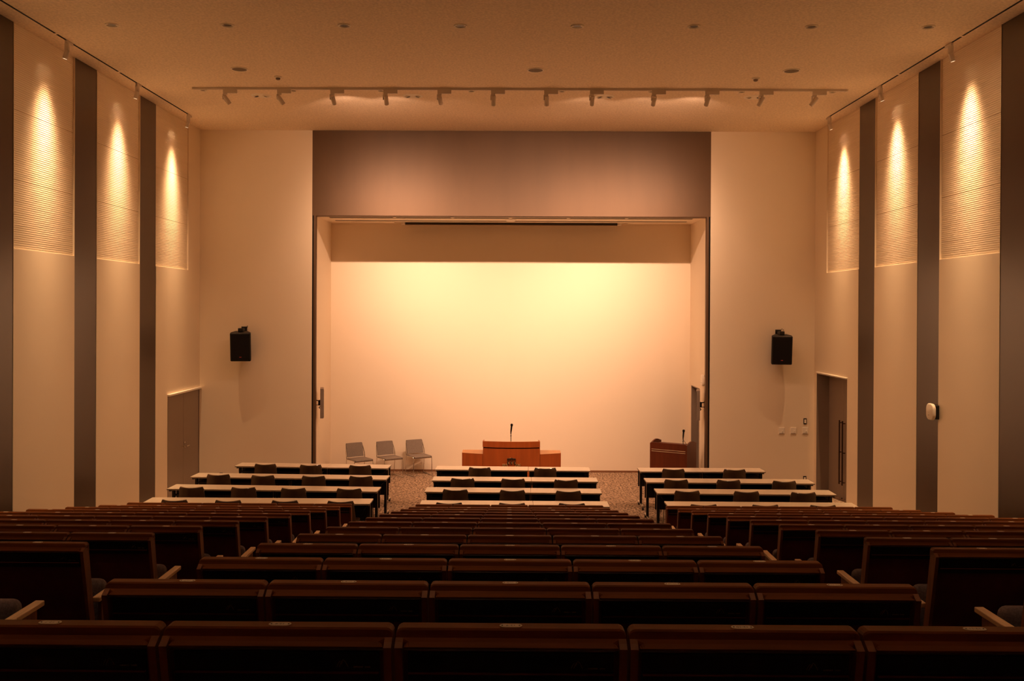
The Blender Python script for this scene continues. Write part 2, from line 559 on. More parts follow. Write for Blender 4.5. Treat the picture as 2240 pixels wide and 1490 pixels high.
MB().lathe([(0, 0), (.13, 0), (.13, -.012), (.09, -.03), (0, -.036)], 28).build('dome', 'white', t, smooth=True)
for i, x in enumerate((-4.38, -1.719, 1.636, 4.25)):
    t = thing('twin_spot_fitting', 'flush round ceiling fitting with two lamps behind the spotlights, %s from left' % ORD[i + 1], 'ceiling light', (x, 16.34, ZC), 0, 'twin lamp ceiling fittings')
    MB().lathe([(0, -.004), (.160, -.006), (.176, -.003), (.178, 0), (0, 0)], 36).build('trim_plate', 'white', t, smooth=True)
    for s in (-1, 1):
        mtx = Matrix.Translation((s * .078, 0, -.004)) @ Matrix.Rotation(s * .25, 4, 'Y')
        e = MB().lathe([(.040, .006), (.062, .006), (.062, -.006), (.055, -.014), (.040, -.012)], 24, mtx).build('eyeball_ring', 'white', t, smooth=True)
        MB().lathe([(0, -.004), (.041, -.009), (.041, -.002), (0, -.001)], 20, mtx).build('recess_shade', 'recess_dark', e, smooth=True)
for i, x in enumerate((-2.494, -1.245, .003, 1.252, 2.501)):
    t = thing('ceiling_fitting', 'tiny pale fitting at the front of the stage ceiling, %s from left' % ORD[i + 1], 'ceiling fitting', (x, 20.07, ZSOF), 0, 'stage ceiling caps')
    MB().lathe([(0, 0), (.045, 0), (.045, -.012), (.02, -.02), (0, -.02)], 20).build('cover', 'white', t, smooth=True)
# projection screen in its pocket
t = thing('projection_screen', 'rolled-up projection screen case in the stage ceiling', 'projection screen', (.02, 21.35, ZSOF))
MB().box(-2.42, 2.42, -.06, .06, -.052, .10, .01).build('case', 'screen_case', t)
MB().box(-2.42, 2.42, -.068, -.02, -.066, -.052, .004).build('bottom_bar', 'tableedge', t)
for s in (-1, 1):
    MB().box(s * 2.475 - .045, s * 2.475 + .045, -.06, .06, -.045, .10, .008).build('end_cap', 'white', t)

# ------------------------------------------------------------------ spotlights
def spot_data(name, watts, col, sigma, halo=0.0, halo_sigma=45.0, size=170, blend=.1, rad=.025):
    """spot whose intensity falls off like a gaussian about its axis (degrees), with a weaker wide halo"""
    d = bpy.data.lights.new(name, 'SPOT')
    d.energy = watts
    d.color = col
    d.spot_size = math.radians(size)
    d.spot_blend = blend
    d.shadow_soft_size = rad
    d.use_nodes = True
    nt = d.node_tree
    em = nt.nodes['Emission']
    tc = nt.nodes.new('ShaderNodeTexCoord')
    sp = nt.nodes.new('ShaderNodeSeparateXYZ')
    nt.links.new(tc.outputs['Normal'], sp.inputs[0])
    def op(o, *ins):
        n = nt.nodes.new('ShaderNodeMath')
        n.operation = o
        for i, v in enumerate(ins):
            if isinstance(v, (int, float)): n.inputs[i].default_value = v
            else: nt.links.new(v, n.inputs[i])
        return n.outputs[0]
    x = op('SUBTRACT', 1.0, op('ABSOLUTE', sp.outputs['Z']))
    g = op('EXPONENT', op('MULTIPLY', x, -1.0 / math.radians(sigma) ** 2))
    if halo:
        h = op('EXPONENT', op('MULTIPLY', x, -1.0 / math.radians(halo_sigma) ** 2))
        g = op('ADD', g, op('MULTIPLY', h, halo))
    nt.links.new(g, em.inputs['Strength'])
    return d
def aim(o, d):
    o.rotation_mode = 'QUATERNION'
    o.rotation_quaternion = Vector(d).to_track_quat('-Z', 'Y')

# weak fill beams added under the large downlights to brighten seats and tables
for o in [o for o in COL.objects if o.name.startswith('recessed_downlight') and o['group'] == 'large ceiling downlights']:
    L = bpy.data.objects.new('down_beam', spot_data('down_beam', P_DOWN if o.location.y > 8 else P_DOWN * .7, LAMP, 26 if o.location.y > 8 else 17, 0, 1, 150, .3, .05))
    COL.objects.link(L)
    L.parent = o
    L.location = (0, 0, -.02)

# long track across the ceiling
trk = thing('lighting_track', 'long thin lighting track across the ceiling carrying twelve spotlights', 'track', (.14, 15.74, ZC))
MB().box(-5.515, 5.515, -.018, .018, -.036, 0).build('rail', 'lampwhite', trk)
for s in (-1, 1):
    MB().box(s * 5.515 - .012, s * 5.515 + .012, -.02, .02, -.04, 0, .003).build('end_cap', 'white', trk)

spots = [  # x on the track, point aimed at, watts (0 = switched off), beam spread
    (-4.826, (-.6, 18.4, 0.8), .22, 16),
    (-3.911, (0.0, 19.0, 0.9), .20, 16),
    (-3.013, (-2.5, 21.6, 4.5), .70, 11.6),
    (-2.116, (-2.0, 21.6, 4.4), .57, 11.6),
    (-1.204, (-.7, 21.6, 3.6), .14, 12),
    (-.300, (-.6, 21.4, 2.0), .58, 18),
    (.595, (.8, 21.4, 2.0), .58, 18),
    (1.365, (1.25, 21.6, 4.35), .41, 11.6),
    (2.407, (1.95, 21.6, 4.35), .46, 11.6),
    (3.307, (2.6, 21.6, 4.5), .64, 11.6),
    (4.215, (1.2, 18.8, 0.8), .19, 16),
    (5.107, (0.6, 18.4, 0.8), .22, 16),
]
head_me = None
for i, (x, tgt, wt, beam) in enumerate(spots):
    t = thing('track_spotlight', 'white spotlight on the long ceiling track, %s from left' % ORD[i + 1], 'spotlight', (x, 15.74, ZC - .036), 0, 'spotlights on the long ceiling track')
    if i == 0:
        a0 = MB().box(-.035, .20, -.02, .02, -.062, 0, .004).build('adapter', 'lampwhite', t)
        b0 = MB().box(-.035, .035, -.014, .014, -.088, -.06, .003)
        b0.box(-.045, -.030, -.014, .030, -.165, -.075, .003)
        b0 = b0.build('bracket', 'lampwhite', t)
        h0 = MB().lathe([(0, .075), (.030, .075), (.037, .066), (.037, -.090), (.034, -.098), (.031, -.090), (.031, -.08)], 24).build('lamp_head', 'lampwhite', t, smooth=True)
        l0 = MB().lathe([(0, -.082), (.031, -.082), (.031, -.078), (0, -.078)], 20).build('lens', 'lens', h0, smooth=True)
    else:
        for o in (a0, b0):
            c = o.copy(); COL.objects.link(c); c.parent = t
        h = h0.copy(); COL.objects.link(h); h.parent = t
        l = l0.copy(); COL.objects.link(l); l.parent = h
    hh = [c for c in t.children if c.name.startswith('lamp_head')][0]
    pos = Vector((0.008, .03, -.155))
    d = (Vector(tgt) - (t.location + pos)).normalized()
    dv = d.copy()
    if wt and wt > .3:                       # real heads hang a little steeper than their beam centre
        dv = Vector((d.x * 1.0, d.y * .8, d.z - .25)).normalized()
    hh.location = pos
    aim(hh, dv)
    if wt:
        L = bpy.data.objects.new('spot_beam', spot_data('spot_beam', P_STAGE * wt, LAMP_STAGE, beam, .055, 42, 112, .35, .03))
        COL.objects.link(L)
        L.parent = t
        L.location = pos + dv * .115
        aim(L, d)

# slim recessed side tracks with their wall washers
for side, xt, lab in ((-1, -6.205, 'left'), (1, 6.105, 'right')):
    t = thing('recessed_track', 'thin dark track recessed along the %s edge of the ceiling' % lab, 'track', (xt, 12.0, ZC))
    ya = [-8.0, -3.6, -1.15, 1.30, 3.755, 6.05]
    for a, b in ((3.0 - 12, 5.35 - 12), (5.42 - 12, 12.66 - 12), (12.72 - 12, 14.70 - 12), (14.78 - 12, 18.0 - 12)):
        MB().box(-.014, .014, a, b, -.004, 0).build('rail', 'dark_gap', t)
    for k, yv in enumerate((17.922, 15.466, 13.01, 10.554, 8.098)):  # last two per side are unseen, added to brighten the hall
        g = thing('wall_washer', 'white cylinder lamp over the %s pale panel from the stage, %s wall' % (ORD[k + 1], lab), 'spotlight', (xt, yv, ZC - .004), 0, 'wall washer lamps')
        MB().box(-side * .0 - .018, .018, -.04, .15, -.034, 0, .004).build('adapter', 'lampwhite', g)
        MB().lathe([(0, -.034), (.034, -.034), (.036, -.04), (.036, -.13), (.030, -.138), (0, -.138)], 22).build('body', 'lampwhite', g, smooth=True)
        d = Vector((side * .30, -.02, -1)).normalized()
        q = d.to_track_quat('-Z', 'Y').to_matrix().to_4x4()
        hd = MB().lathe([(0, .05), (.030, .05), (.034, .045), (.034, -.062), (.030, -.07), (.028, -.062), (.028, -.05)], 22, Matrix.Translation((side * .012, 0, -.185)) @ q).build('lamp_head', 'lampwhite', g, smooth=True)
        MB().lathe([(0, -.056), (.028, -.056), (.028, -.052), (0, -.052)], 18, Matrix.Translation((side * .012, 0, -.185)) @ q).build('lens', 'lit', hd, smooth=True)
        for nm, dat, dd in (('washer_core', spot_data('washer_core', P_SIDE, LAMP, 9.6, 0, 40, 170, .1, .012), (side * .095, 0, -1)),
                            ('washer_rim', spot_data('washer_rim', P_SIDE * .0022, LAMP, 200, 0, 1, 78, .18, .012), (side * .90, 0, -1))):
            L = bpy.data.objects.new(nm, dat)
            COL.objects.link(L)
            L.parent = g
            L.location = Vector((side * .012, 0, -.185)) + d * .075
            aim(L, dd)

# ------------------------------------------------------------------ wall fittings
def wall_speaker(x, z, yawr, lab):
    t = thing('wall_speaker', 'black loudspeaker mounted high on the pale wall %s of the stage' % lab, 'speaker', (x, YF, z))
    rot = Matrix.Rotation(yawr, 3, 'Z') @ Matrix.Rotation(.17, 3, 'X')
    c = Vector((0, -.24, 0))
    b = MB()
    pts = [(-.205, -.13), (.205, -.13), (.205, -.02), (.12, .14), (-.12, .14), (-.205, -.02)]
    tb = bmesh.new()
    v0 = [tb.verts.new((p[0], p[1], -.30)) for p in pts]
    v1 = [tb.verts.new((p[0], p[1], .30)) for p in pts]
    tb.faces.new(v0); tb.faces.new(v1)
    for i in range(6): tb.faces.new((v0[i], v0[(i + 1) % 6], v1[(i + 1) % 6], v1[i]))
    bmesh.ops.bevel(tb, geom=list(tb.edges), offset=.022, segments=3, profile=.5, affect='EDGES')
    for v in tb.verts: v.co = c + rot @ v.co
    b.merge(tb)
    b.build('cabinet', 'black', t, smooth=True)
    g = MB().box(-.185, .185, -.140, -.126, -.275, .275, .006, 2)
    for v in g.bm.verts: v.co = c + rot @ v.co
    gr = g.build('grille', 'grille', t)
    bd = MB().box(-.022, .022, -.146, -.138, -.212, -.198, .002, 1)
    for v in bd.bm.verts: v.co = c + rot @ v.co
    bd.build('badge', 'red', gr)
    k = MB()
    k.box(-.05, .05, -.30, -.14, .30, .37, .008)
    k.box(-.03, .03, -.16, .0, .315, .36, .004)
    k.box(-.06, .06, -.012, .0, .22, .40, .003)
    k.build('wall_bracket', 'black', t)
    MB().tube([(.03, -.005, .36), (.07, -.03, .42), (.09, -.08, .40), (.08, -.15, .32)], .004, 6).build('cable', 'black', t)
wall_speaker(-5.56, 2.86, .16, 'left')
wall_speaker(5.60, 2.85, -.16, 'right')

def access_point(name, label, loc, nx, off):
    """domed white box on a black bracket; nx = direction it faces along x"""
    t = thing(name, label, 'wireless access point', loc)
    tb = bmesh.new()
    bmesh.ops.create_cube(tb, size=1)
    for v in tb.verts: v.co = Vector((v.co.x * .05, v.co.y * .235, v.co.z * .245))
    bmesh.ops.bevel(tb, geom=[e for e in tb.edges if abs(e.verts[0].co.x - e.verts[1].co.x) > .02], offset=.085, segments=6, profile=.5, affect='EDGES')
    bmesh.ops.bevel(tb, geom=[e for e in tb.edges if abs(e.verts[0].co.x - e.verts[1].co.x) < .001], offset=.014, segments=3, profile=.5, affect='EDGES')
    for v in tb.verts: v.co.x += nx * (off + .025)
    b = MB(); b.merge(tb)
    c = b.build('cover', 'white', t, smooth=True)
    for zz, s in ((-.012, .006), (-.05, .008)):
        MB().lathe([(0, 0), (s, 0), (s, .002), (0, .002)], 12, Matrix.Translation((nx * (off + .050), .02, zz)) @ Matrix.Rotation(nx * PI / 2, 4, 'Y')).build('indicator', 'tv', c)
    bb = MB()
    x0, x1 = sorted((0, nx * (off + .002)))
    bb.box(x0, x1, -.10, .10, -.105, .105, .012)
    bb.build('bracket', 'black', t)
access_point('access_point', 'white rounded wireless unit on the brown strip of the right wall', (XR, 13.93, 2.15), -1, .055)
access_point('access_point', 'white wireless unit on the stage side wall above the small desk', (SXR, 19.97, 2.15), -1, .02)

def plate(label, x, z, w_, h_, kind):
    t = thing('wall_plate', label, 'wall plate', (x, YF, z))
    if kind == 'white':
        MB().box(-w_ / 2, w_ / 2, -.014, 0, -h_ / 2, h_ / 2, .004).build('cover', 'white', t)
        MB().lathe([(0, 0), (.014, 0), (.012, .008), (0, .008)], 16, Matrix.Translation((.02, -.013, -.01)) @ Matrix.Rotation(PI / 2, 4, 'X')).build('knob', 'white', t, smooth=True)
        MB().box(-w_ / 2 + .01, w_ / 2 - .02, -.016, -.012, -h_ / 2 + .004, -h_ / 2 + .014).build('legend_strip', 'tv', t)
    else:
        MB().box(-w_ / 2, w_ / 2, -.012, 0, -h_ / 2, h_ / 2, .003).build('frame', 'black', t)
        MB().box(-w_ / 2 + .014, w_ / 2 - .014, -.016, -.01, -h_ / 2 + .022, h_ / 2 - .022, .002).build('insert', 'white' if kind == 'dark' else 'black', t)
plate('square white wall plate right of the stage, leftmost of three', 5.685, 1.142, .122, .135, 'white')
plate('square white wall plate right of the stage, middle of three', 5.930, 1.143, .122, .135, 'white')
plate('square white wall plate under the dark framed switch', 6.176, 1.144, .122, .135, 'white')
plate('dark framed switch above the rightmost white wall plate', 6.172, 1.340, .066, .122, 'dark')
plate('dark framed socket low on the wall near the right door', 6.172, .135, .066, .122, 'dark')
plate('dark socket low on the wall behind the left tables', -6.036, .135, .070, .118, 'black')

def side_panel(sgn, x, y, xw, lab):
    t = thing('bracket_display', 'slim grey display on a wall arm at the %s side of the stage' % lab, 'display', (x, y, 1.637))
    ang = math.atan2(sgn * .198, 1.0)
    rot = Matrix.Rotation(-ang, 3, 'Z')
    b = MB().box(-.036, .036, -.20, .22, -.315, .315, .006)
    for v in b.bm.verts: v.co = rot @ v.co
    b.build('case', 'tv', t)
    g = MB().box(-sgn * .038 - .003, -sgn * .038 + .003, -.185, .205, -.295, .295)
    for v in g.bm.verts: v.co = rot @ v.co
    g.build('screen', 'glass_black', t)
    k = MB()
    xa, xb_ = sorted((sgn * .03, sgn * .075))
    k.box(xa, xb_, -.03, .05, -.06, .055, .006)
    dx = xw - x
    k.tube([(sgn * .07, 0, .04), (dx * .6, -.06, .05), (dx, .0, .05)], .012, 8)
    k.tube([(sgn * .07, 0, -.05), (dx, .0, -.05)], .007, 8)
    xa, xb_ = sorted((dx - sgn * .012, dx))
    k.box(xa, xb_, -.05, .05, -.08, .08, .003)
    k.build('wall_arm', 'black', t)
    MB().tube([(sgn * .04, 0, -.08), (sgn * .06, 0, -.10), (sgn * .045, 0, -.125)], .010, 8).build('knob', 'black', t)
side_panel(-1, -4.0, 19.86, SXL, 'left')
side_panel(1, 4.02, 19.88, SXR, 'right')

# ------------------------------------------------------------------ lecterns
def podium():
    cx = .047
    t = thing('lectern', 'wide orange wood lectern with bronze emblem, centre of the stage', 'lectern', (cx, 19.42, FS))
    def yf(x, off=0): return 19.33 - .235 * (1 - (x / 1.03) ** 2) - 19.42 + off
    def slab(x0, x1, z0, z1, off=0, back=.32, n=24):
        pts = [(x0 + (x1 - x0) * i / n, yf(x0 + (x1 - x0) * i / n, off)) for i in range(n + 1)]
        pts += [(x1, back), (x0, back)]
        return MB().poly_prism(pts, z0, z1, 'z')
    for s in (-1, 1):
        a, b = (-1.025, -.590) if s < 0 else (.590, 1.025)
        wgt = slab(a, b, .002, .785, .006).build('side_wing', 'lectern', t)
        slab(a - .002, b + .002, .785, .789, .004).build('wing_top', 'lectern_top', wgt)
    slab(-.586, .586, .002, .912, 0).build('body', 'lectern', t)
    slab(-.575, .575, .912, .932, .014).build('shadow_groove', 'dark_gap', t)
    def arc(x0, x1, o, n=24): return [(x0 + (x1 - x0) * i / n, yf(x0 + (x1 - x0) * i / n, o)) for i in range(n + 1)]
    band = MB().poly_prism(arc(-.594, .586, -.014) + arc(-.594, .586, .012)[::-1], .932, 1.052, 'z')
    for x0 in (-.594, .566):
        band.poly_prism([(yf(x0, .012), .932), (.34, .932), (.34, 1.0), (yf(x0, .012), 1.050)], x0, x0 + .02, 'x')
    bd = band.build('top_band', 'lectern', t)
    MB().poly_prism(arc(-.594, .586, -.014) + arc(-.594, .586, .012)[::-1], 1.052, 1.056, 'z').build('pale_edge', 'lectern_top', bd)
    slab(-.574, .566, .932, .952, .014, .34).build('reading_top', 'lectern_top', t)
    e = MB()
    yc = yf(0) - .018
    def bx(b, x0, x1, z0, z1, d=.0): b.box(x0, x1, yc - d, yc + .03, z0, z1, .002, 1)
    bx(e, -.088, .088, .690, .712)
    for x in (-.088, -.034, .018, .070): bx(e, x, x + .020, .668, .695)
    bx(e, -.030, .030, .708, .722)
    for x0 in (-.088, -.022, .046):
        bx(e, x0, x0 + .018, .592, .650); bx(e, x0 + .02, x0 + .042, .634, .650)
        bx(e, x0 + .02, x0 + .042, .592, .604)
    em = e.build('emblem', 'emb_dark', t)
    g = MB()
    for x0 in (-.068, -.002, .066):
        for zz in (.608, .622): bx(g, x0, x0 + .020, zz, zz + .009, .004)
    bx(g, -.04, -.012, .716, .728, .004)
    g.build('emblem_gilding', 'emb_gold', em)
    lf = MB()
    rr = random.Random(3)
    for k in range(26):
        a = PI + PI * (k + .5) / 26
        for rad in (.10, .14, .172):
            x = rad * math.cos(a) * 1.0
            z = .60 + rad * math.sin(a) * .95
            q = Matrix.Rotation(a + rr.uniform(-.6, .6), 3, 'Y')
            lf.box(x - .016, x + .016, yc - .004, yc + .030, z - .006, z + .006, .003, 1, rot=q)
    lf.build('emblem_leaves', 'emb_gold', em)
    return t
podium()

def microphone(loc, label, lean, brace, up=0.0):
    t = thing('microphone', label, 'microphone', loc)
    MB().lathe([(0, 0), (.05, 0), (.05, .008), (.012, .016), (0, .016)], 20).build('base', 'black', t, smooth=True)
    s = MB().tube([(0, 0, .01), (0, 0, .17 + up)], .007, 8)
    s.lathe([(0, .075 + up), (.011, .075 + up), (.011, .10 + up), (0, .10 + up)], 10)
    s.lathe([(0, .13 + up), (.012, .13 + up), (.012, .155 + up), (0, .155 + up)], 10)
    s.build('stand', 'black', t, smooth=True)
    q = Matrix.Translation((0, 0, .16 + up)) @ Matrix.Rotation(lean, 4, 'Y') @ Matrix.Rotation(.25, 4, 'X')
    b = MB().lathe([(0, 0), (.013, 0), (.017, .05), (.019, .13), (.016, .135)], 16, q).build('body', 'black', t, smooth=True)
    MB().lathe([(.015, .133), (.024, .145), (.027, .165), (.022, .185), (0, .195)], 18, q).build('mesh_head', 'grille', b, smooth=True)
    if brace:
        MB().tube([(0, 0, .13), (.05, .01, .06), (.085, .0, .012)], .004, 6).build('brace', 'black', t)
microphone((.034, 19.36, FS + .952), 'black microphone on a short stand on the central lectern', .10, False, .10)

def side_desk():
    t = thing('presenter_desk', 'dark red wood desk with pale inlay lines, right side of the stage', 'lectern', (3.01, 19.95, FS), math.atan2(-.42, .71))
    Wd, Dp = .825, .58
    MB().box(0.03, Wd - .03, 0.002, .03, .002, .945).build('front_panel', 'desk_red', t)
    st = t.children[0]
    for z in (.755, .795):
        MB().box(.035, Wd - .036, -.004, .004, z, z + .011).build('inlay_line', 'stripe', st)
    for x0 in (0, Wd - .03):
        pts = [(0, .002), (Dp, .002), (Dp, .90)]
        n = 14
        pts += [(Dp - (Dp) * k / n, .93 + .055 * math.sin(PI * min(1, (k / n) * 1.0)) ** 1.5) for k in range(n + 1)]
        MB().poly_prism(pts, x0, x0 + .03, 'x').build('side_panel', 'desk_red', t)
    MB().box(.03, Wd - .03, .03, Dp - .02, .86, .885).build('desk_top', 'desk_red', t)
    return t
side_desk()
microphone((3.70, 19.86, FS + .885), 'black microphone on the small desk at the right of the stage', .02, True)

# ------------------------------------------------------------------ long tables
def table_proto(L):
    t = thing('folding_table', 'proto', 'table')
    D, Ht = .395, .700
    MB().box(-L / 2, L / 2, -D / 2, D / 2, Ht - .004, Ht, .002, 1).build('tabletop', 'tabletop', t)
    MB().box(-L / 2, L / 2, -D / 2, D / 2, Ht - .024, Ht - .004).build('edging', 'tableedge', t)
    MB().box(-L / 2 + .016, L / 2 - .016, D / 2 - .035, D / 2 - .02, Ht - .34, Ht - .03).build('modesty_panel', 'black', t)
    MB().box(-L / 2 + .10, L / 2 - .10, -D / 2 + .06, D / 2 - .05, Ht - .12, Ht - .105).build('shelf', 'black', t)
    for s in (-1, 1):
        x = s * (L / 2 - .040)
        b = MB().box(x - .022, x + .022, -.03, .03, .06, Ht - .026, .006)
        b.box(x - .02, x + .02, -D / 2 + .03, D / 2 - .03, Ht - .05, Ht - .025, .004)
        lg = b.build('leg', 'black', t)
        MB().box(x + s * .0225 - .003, x + s * .0225 + .003, -.030, -.018, .07, Ht - .03).build('steel_edge', 'steel', lg)
        f = MB().box(x - .018, x + .018, -.27, .25, .055, .085, .008)
        f.build('foot', 'steel', lg)
        for yy_ in (-.26, .24):
            MB().lathe([(0, -.014), (.026, -.014), (.027, 0), (.026, .014), (0, .014)], 16, Matrix.Translation((x, yy_, .027)) @ Matrix.Rotation(PI / 2, 4, 'Y')).build('caster', 'black', lg, smooth=True)
    # small round bolt heads on the panel
    b = MB()
    for x in (-L / 2 + .22, L / 2 - .22):
        b.lathe([(0, 0), (.010, 0), (.008, .005), (0, .006)], 10, Matrix.Translation((x, D / 2 - .035, Ht - .075)) @ Matrix.Rotation(PI / 2, 4, 'X'))
    b.build('bolts', 'tv', t, smooth=True)
    return t
tables = {  # group: rows of (x0, x1, mid y at x0, mid y at x1, split x)
    'left': [(-5.110, -2.230, 17.545, 17.390, -3.385), (-5.552, -2.114, 16.405, 16.255, -3.833), (-5.565, -2.117, 15.320, 15.186, -3.841), (-5.535, -2.102, 14.230, 14.240, -3.82)],
    'middle': [(-1.360, 1.490, 17.300, 17.240, .357), (-1.326, 1.530, 16.193, 16.164, .386), (-1.360, 1.495, 15.203, 15.156, .352), (-1.346, 1.510, 14.140, 14.140, .367)],
    'right': [(2.390, 4.692, 17.220, 17.259, 3.545), (2.355, 5.222, 16.155, 16.123, 3.79), (2.385, 5.251, 15.191, 15.153, 3.82), (2.388, 5.260, 14.175, 14.150, 3.83)],
}
protos = {}
ROWN = ['frontmost', 'second', 'third', 'rearmost']
def add_table(x0, x1, y0, y1, lab):
    L = round(math.hypot(x1 - x0, y1 - y0) - .003, 2)
    cx, cy = (x0 + x1) / 2, (y0 + y1) / 2
    rz = math.atan2(y1 - y0, x1 - x0)
    if L not in protos:
        protos[L] = t = table_proto(L)
        t.location = (cx, cy, 0); t.rotation_euler = (0, 0, rz)
        t['label'] = lab; t['group'] = 'long tables before the stage'
    else:
        copy_tree(protos[L], (cx, cy, 0), rz, lab, 'long tables before the stage')
for gname, rows in tables.items():
    for k, (x0, x1, y0, y1, sx) in enumerate(rows):
        ysx = y0 + (y1 - y0) * (sx - x0) / (x1 - x0)
        add_table(x0, sx, y0, ysx, 'pale topped table, left half of the %s row in the %s table group' % (ROWN[k], gname))
        add_table(sx, x1, ysx, y1, 'pale topped table, right half of the %s row in the %s table group' % (ROWN[k], gname))

# ------------------------------------------------------------------ chairs at the tables
def shell_chair():
    t = thing('shell_chair', 'proto', 'chair')
    def half(z): return .230 - .040 * max(0, (z - .42)) / .36
    def back(u, v, off):
        s = 2 * u - 1
        z = .40 + .378 * v - .008 * (1 - s * s) * v
        h = half(z)
        if v > .9: h -= .016 * ((v - .9) / .1) ** 2
        y = -.078 * (1 - s * s) + .050 + .04 * (1 - v)
        return Vector((s * h, y + off, z))
    MB().sheet(lambda u, v: back(u, v, 0), lambda u, v: back(u, v, .022), 14, 10).build('backrest', 'shell', t, smooth=True)
    pts = []
    for i in range(17):
        p = back(i / 16, 1, .011)
        pts.append((p.x, p.y, p.z + .002))
    p0, p1 = back(0, .88, .011), back(1, .88, .011)
    pts = [tuple(p0)] + pts + [tuple(p1)]
    MB().tube(pts, .0115, 8).build('back_piping', 'shelltrim', t, smooth=True)
    MB().box(-.225, .225, .07, .50, .40, .445, .018, 3).build('seat', 'shell', t, smooth=True)
    for sx in (-1, 1):
        MB().tube([(sx * .19, .12, .40), (sx * .225, .02, .0)], .010, 8).build('leg', 'chrome', t, smooth=True)
        MB().tube([(sx * .19, .46, .40), (sx * .215, .50, .0)], .010, 8).build('leg', 'chrome', t, smooth=True)
    return t
ch = shell_chair()
chairs = {
    'left': [[(-4.478, 17.077), (-3.63, 17.012), (-2.723, 16.999)],
             [(-5.0, 15.978), (-4.216, 15.912), (-3.342, 15.889), (-2.534, 15.894)],
             [(-5.074, 14.841), (-4.238, 14.83), (-3.432, 14.799), (-2.543, 14.789)],
             [(-4.985, 13.833), (-4.179, 13.817), (-3.334, 13.827), (-2.502, 13.819)]],
    'middle': [[(-.534, 16.84), (.654, 16.834)],
               [(-.786, 15.751), (.069, 15.737), (.959, 15.682)],
               [(-.853, 14.768), (.053, 14.74), (.939, 14.713)],
               [(-.886, 13.753), (.045, 13.749), (.929, 13.759)]],
    'right': [[(2.961, 16.808), (4.06, 16.794)],
              [(2.826, 15.757), (3.706, 15.739), (4.626, 15.678)],
              [(2.825, 14.773), (3.758, 14.758), (4.639, 14.701)],
              [(2.869, 13.736), (3.774, 13.731), (4.621, 13.725)]],
}
first = True
rr = random.Random(11)
for gname, rows in chairs.items():
    for k, row in enumerate(rows):
        for j, (x, y) in enumerate(row):
            lab = 'brown shell back chair at the %s row, %s tables, %s from left' % (ROWN[k], gname, ORD[j + 1])
            rz = rr.uniform(-.02, .02)
            loc = (x, y - .045, 0)
            if first:
                ch.location = loc; ch.rotation_euler = (0, 0, rz)
                ch['label'] = lab; ch['group'] = 'brown chairs at the tables'
                first = False
            else:
                copy_tree(ch, loc, rz, lab, 'brown chairs at the tables')

# ------------------------------------------------------------------ grey stage chairs (face local -y)
def stage_chair():
    t = thing('stage_chair', 'grey fabric chair on thin chrome frame, left of the three on stage', 'chair')
    b = MB()
    def bk(u, v, off):
        s = 2 * u - 1
        z = .465 + .30 * v
        y = .19 + .075 * v + .012 * (1 - s * s) + off
        cr = 1.0
        if v > .86: cr = 1 - .05 * ((v - .86) / .14) ** 2
        return Vector((s * .20 * cr, y, z))
    b.sheet(lambda u, v: bk(u, v, 0), lambda u, v: bk(u, v, .028), 10, 10)
    b.build('backrest', 'greyfabric', t, smooth=True)
    MB().box(-.215, .215, -.24, .20, .415, .452, .014, 3).build('seat', 'greyfabric', t, smooth=True)
    for s in (-1, 1):
        x = s * .225
        MB().tube([(x, -.215, .012), (x, -.20, .415), (x, -.19, .43), (x, -.10, .432), (x, .17, .425)], .008, 8).build('front_leg', 'chrome', t, smooth=True)
        MB().tube([(x, .24, .012), (x, .19, .42), (x, .215, .55), (x - s * .02, .262, .70)], .008, 8).build('back_leg', 'chrome', t, smooth=True)
        MB().tube([(x, -.26, .012), (x, .255, .012)], .010, 8).build('floor_runner', 'chrome', t, smooth=True)
    MB().tube([(-.225, -.19, .405), (.225, -.19, .405)], .008, 8).build('seat_rail', 'chrome', t, smooth=True)
    return t
sc = stage_chair()
sc['group'] = 'grey chairs on the stage'
sc.location = (-3.31, 20.60, FS); sc.rotation_euler = (0, 0, math.radians(36))
copy_tree(sc, (-2.68, 20.88, FS), math.radians(33), 'grey fabric chair on thin chrome frame, middle of the three on stage')
copy_tree(sc, (-2.05, 21.15, FS), math.radians(30), 'grey fabric chair on thin chrome frame, nearest the central lectern')

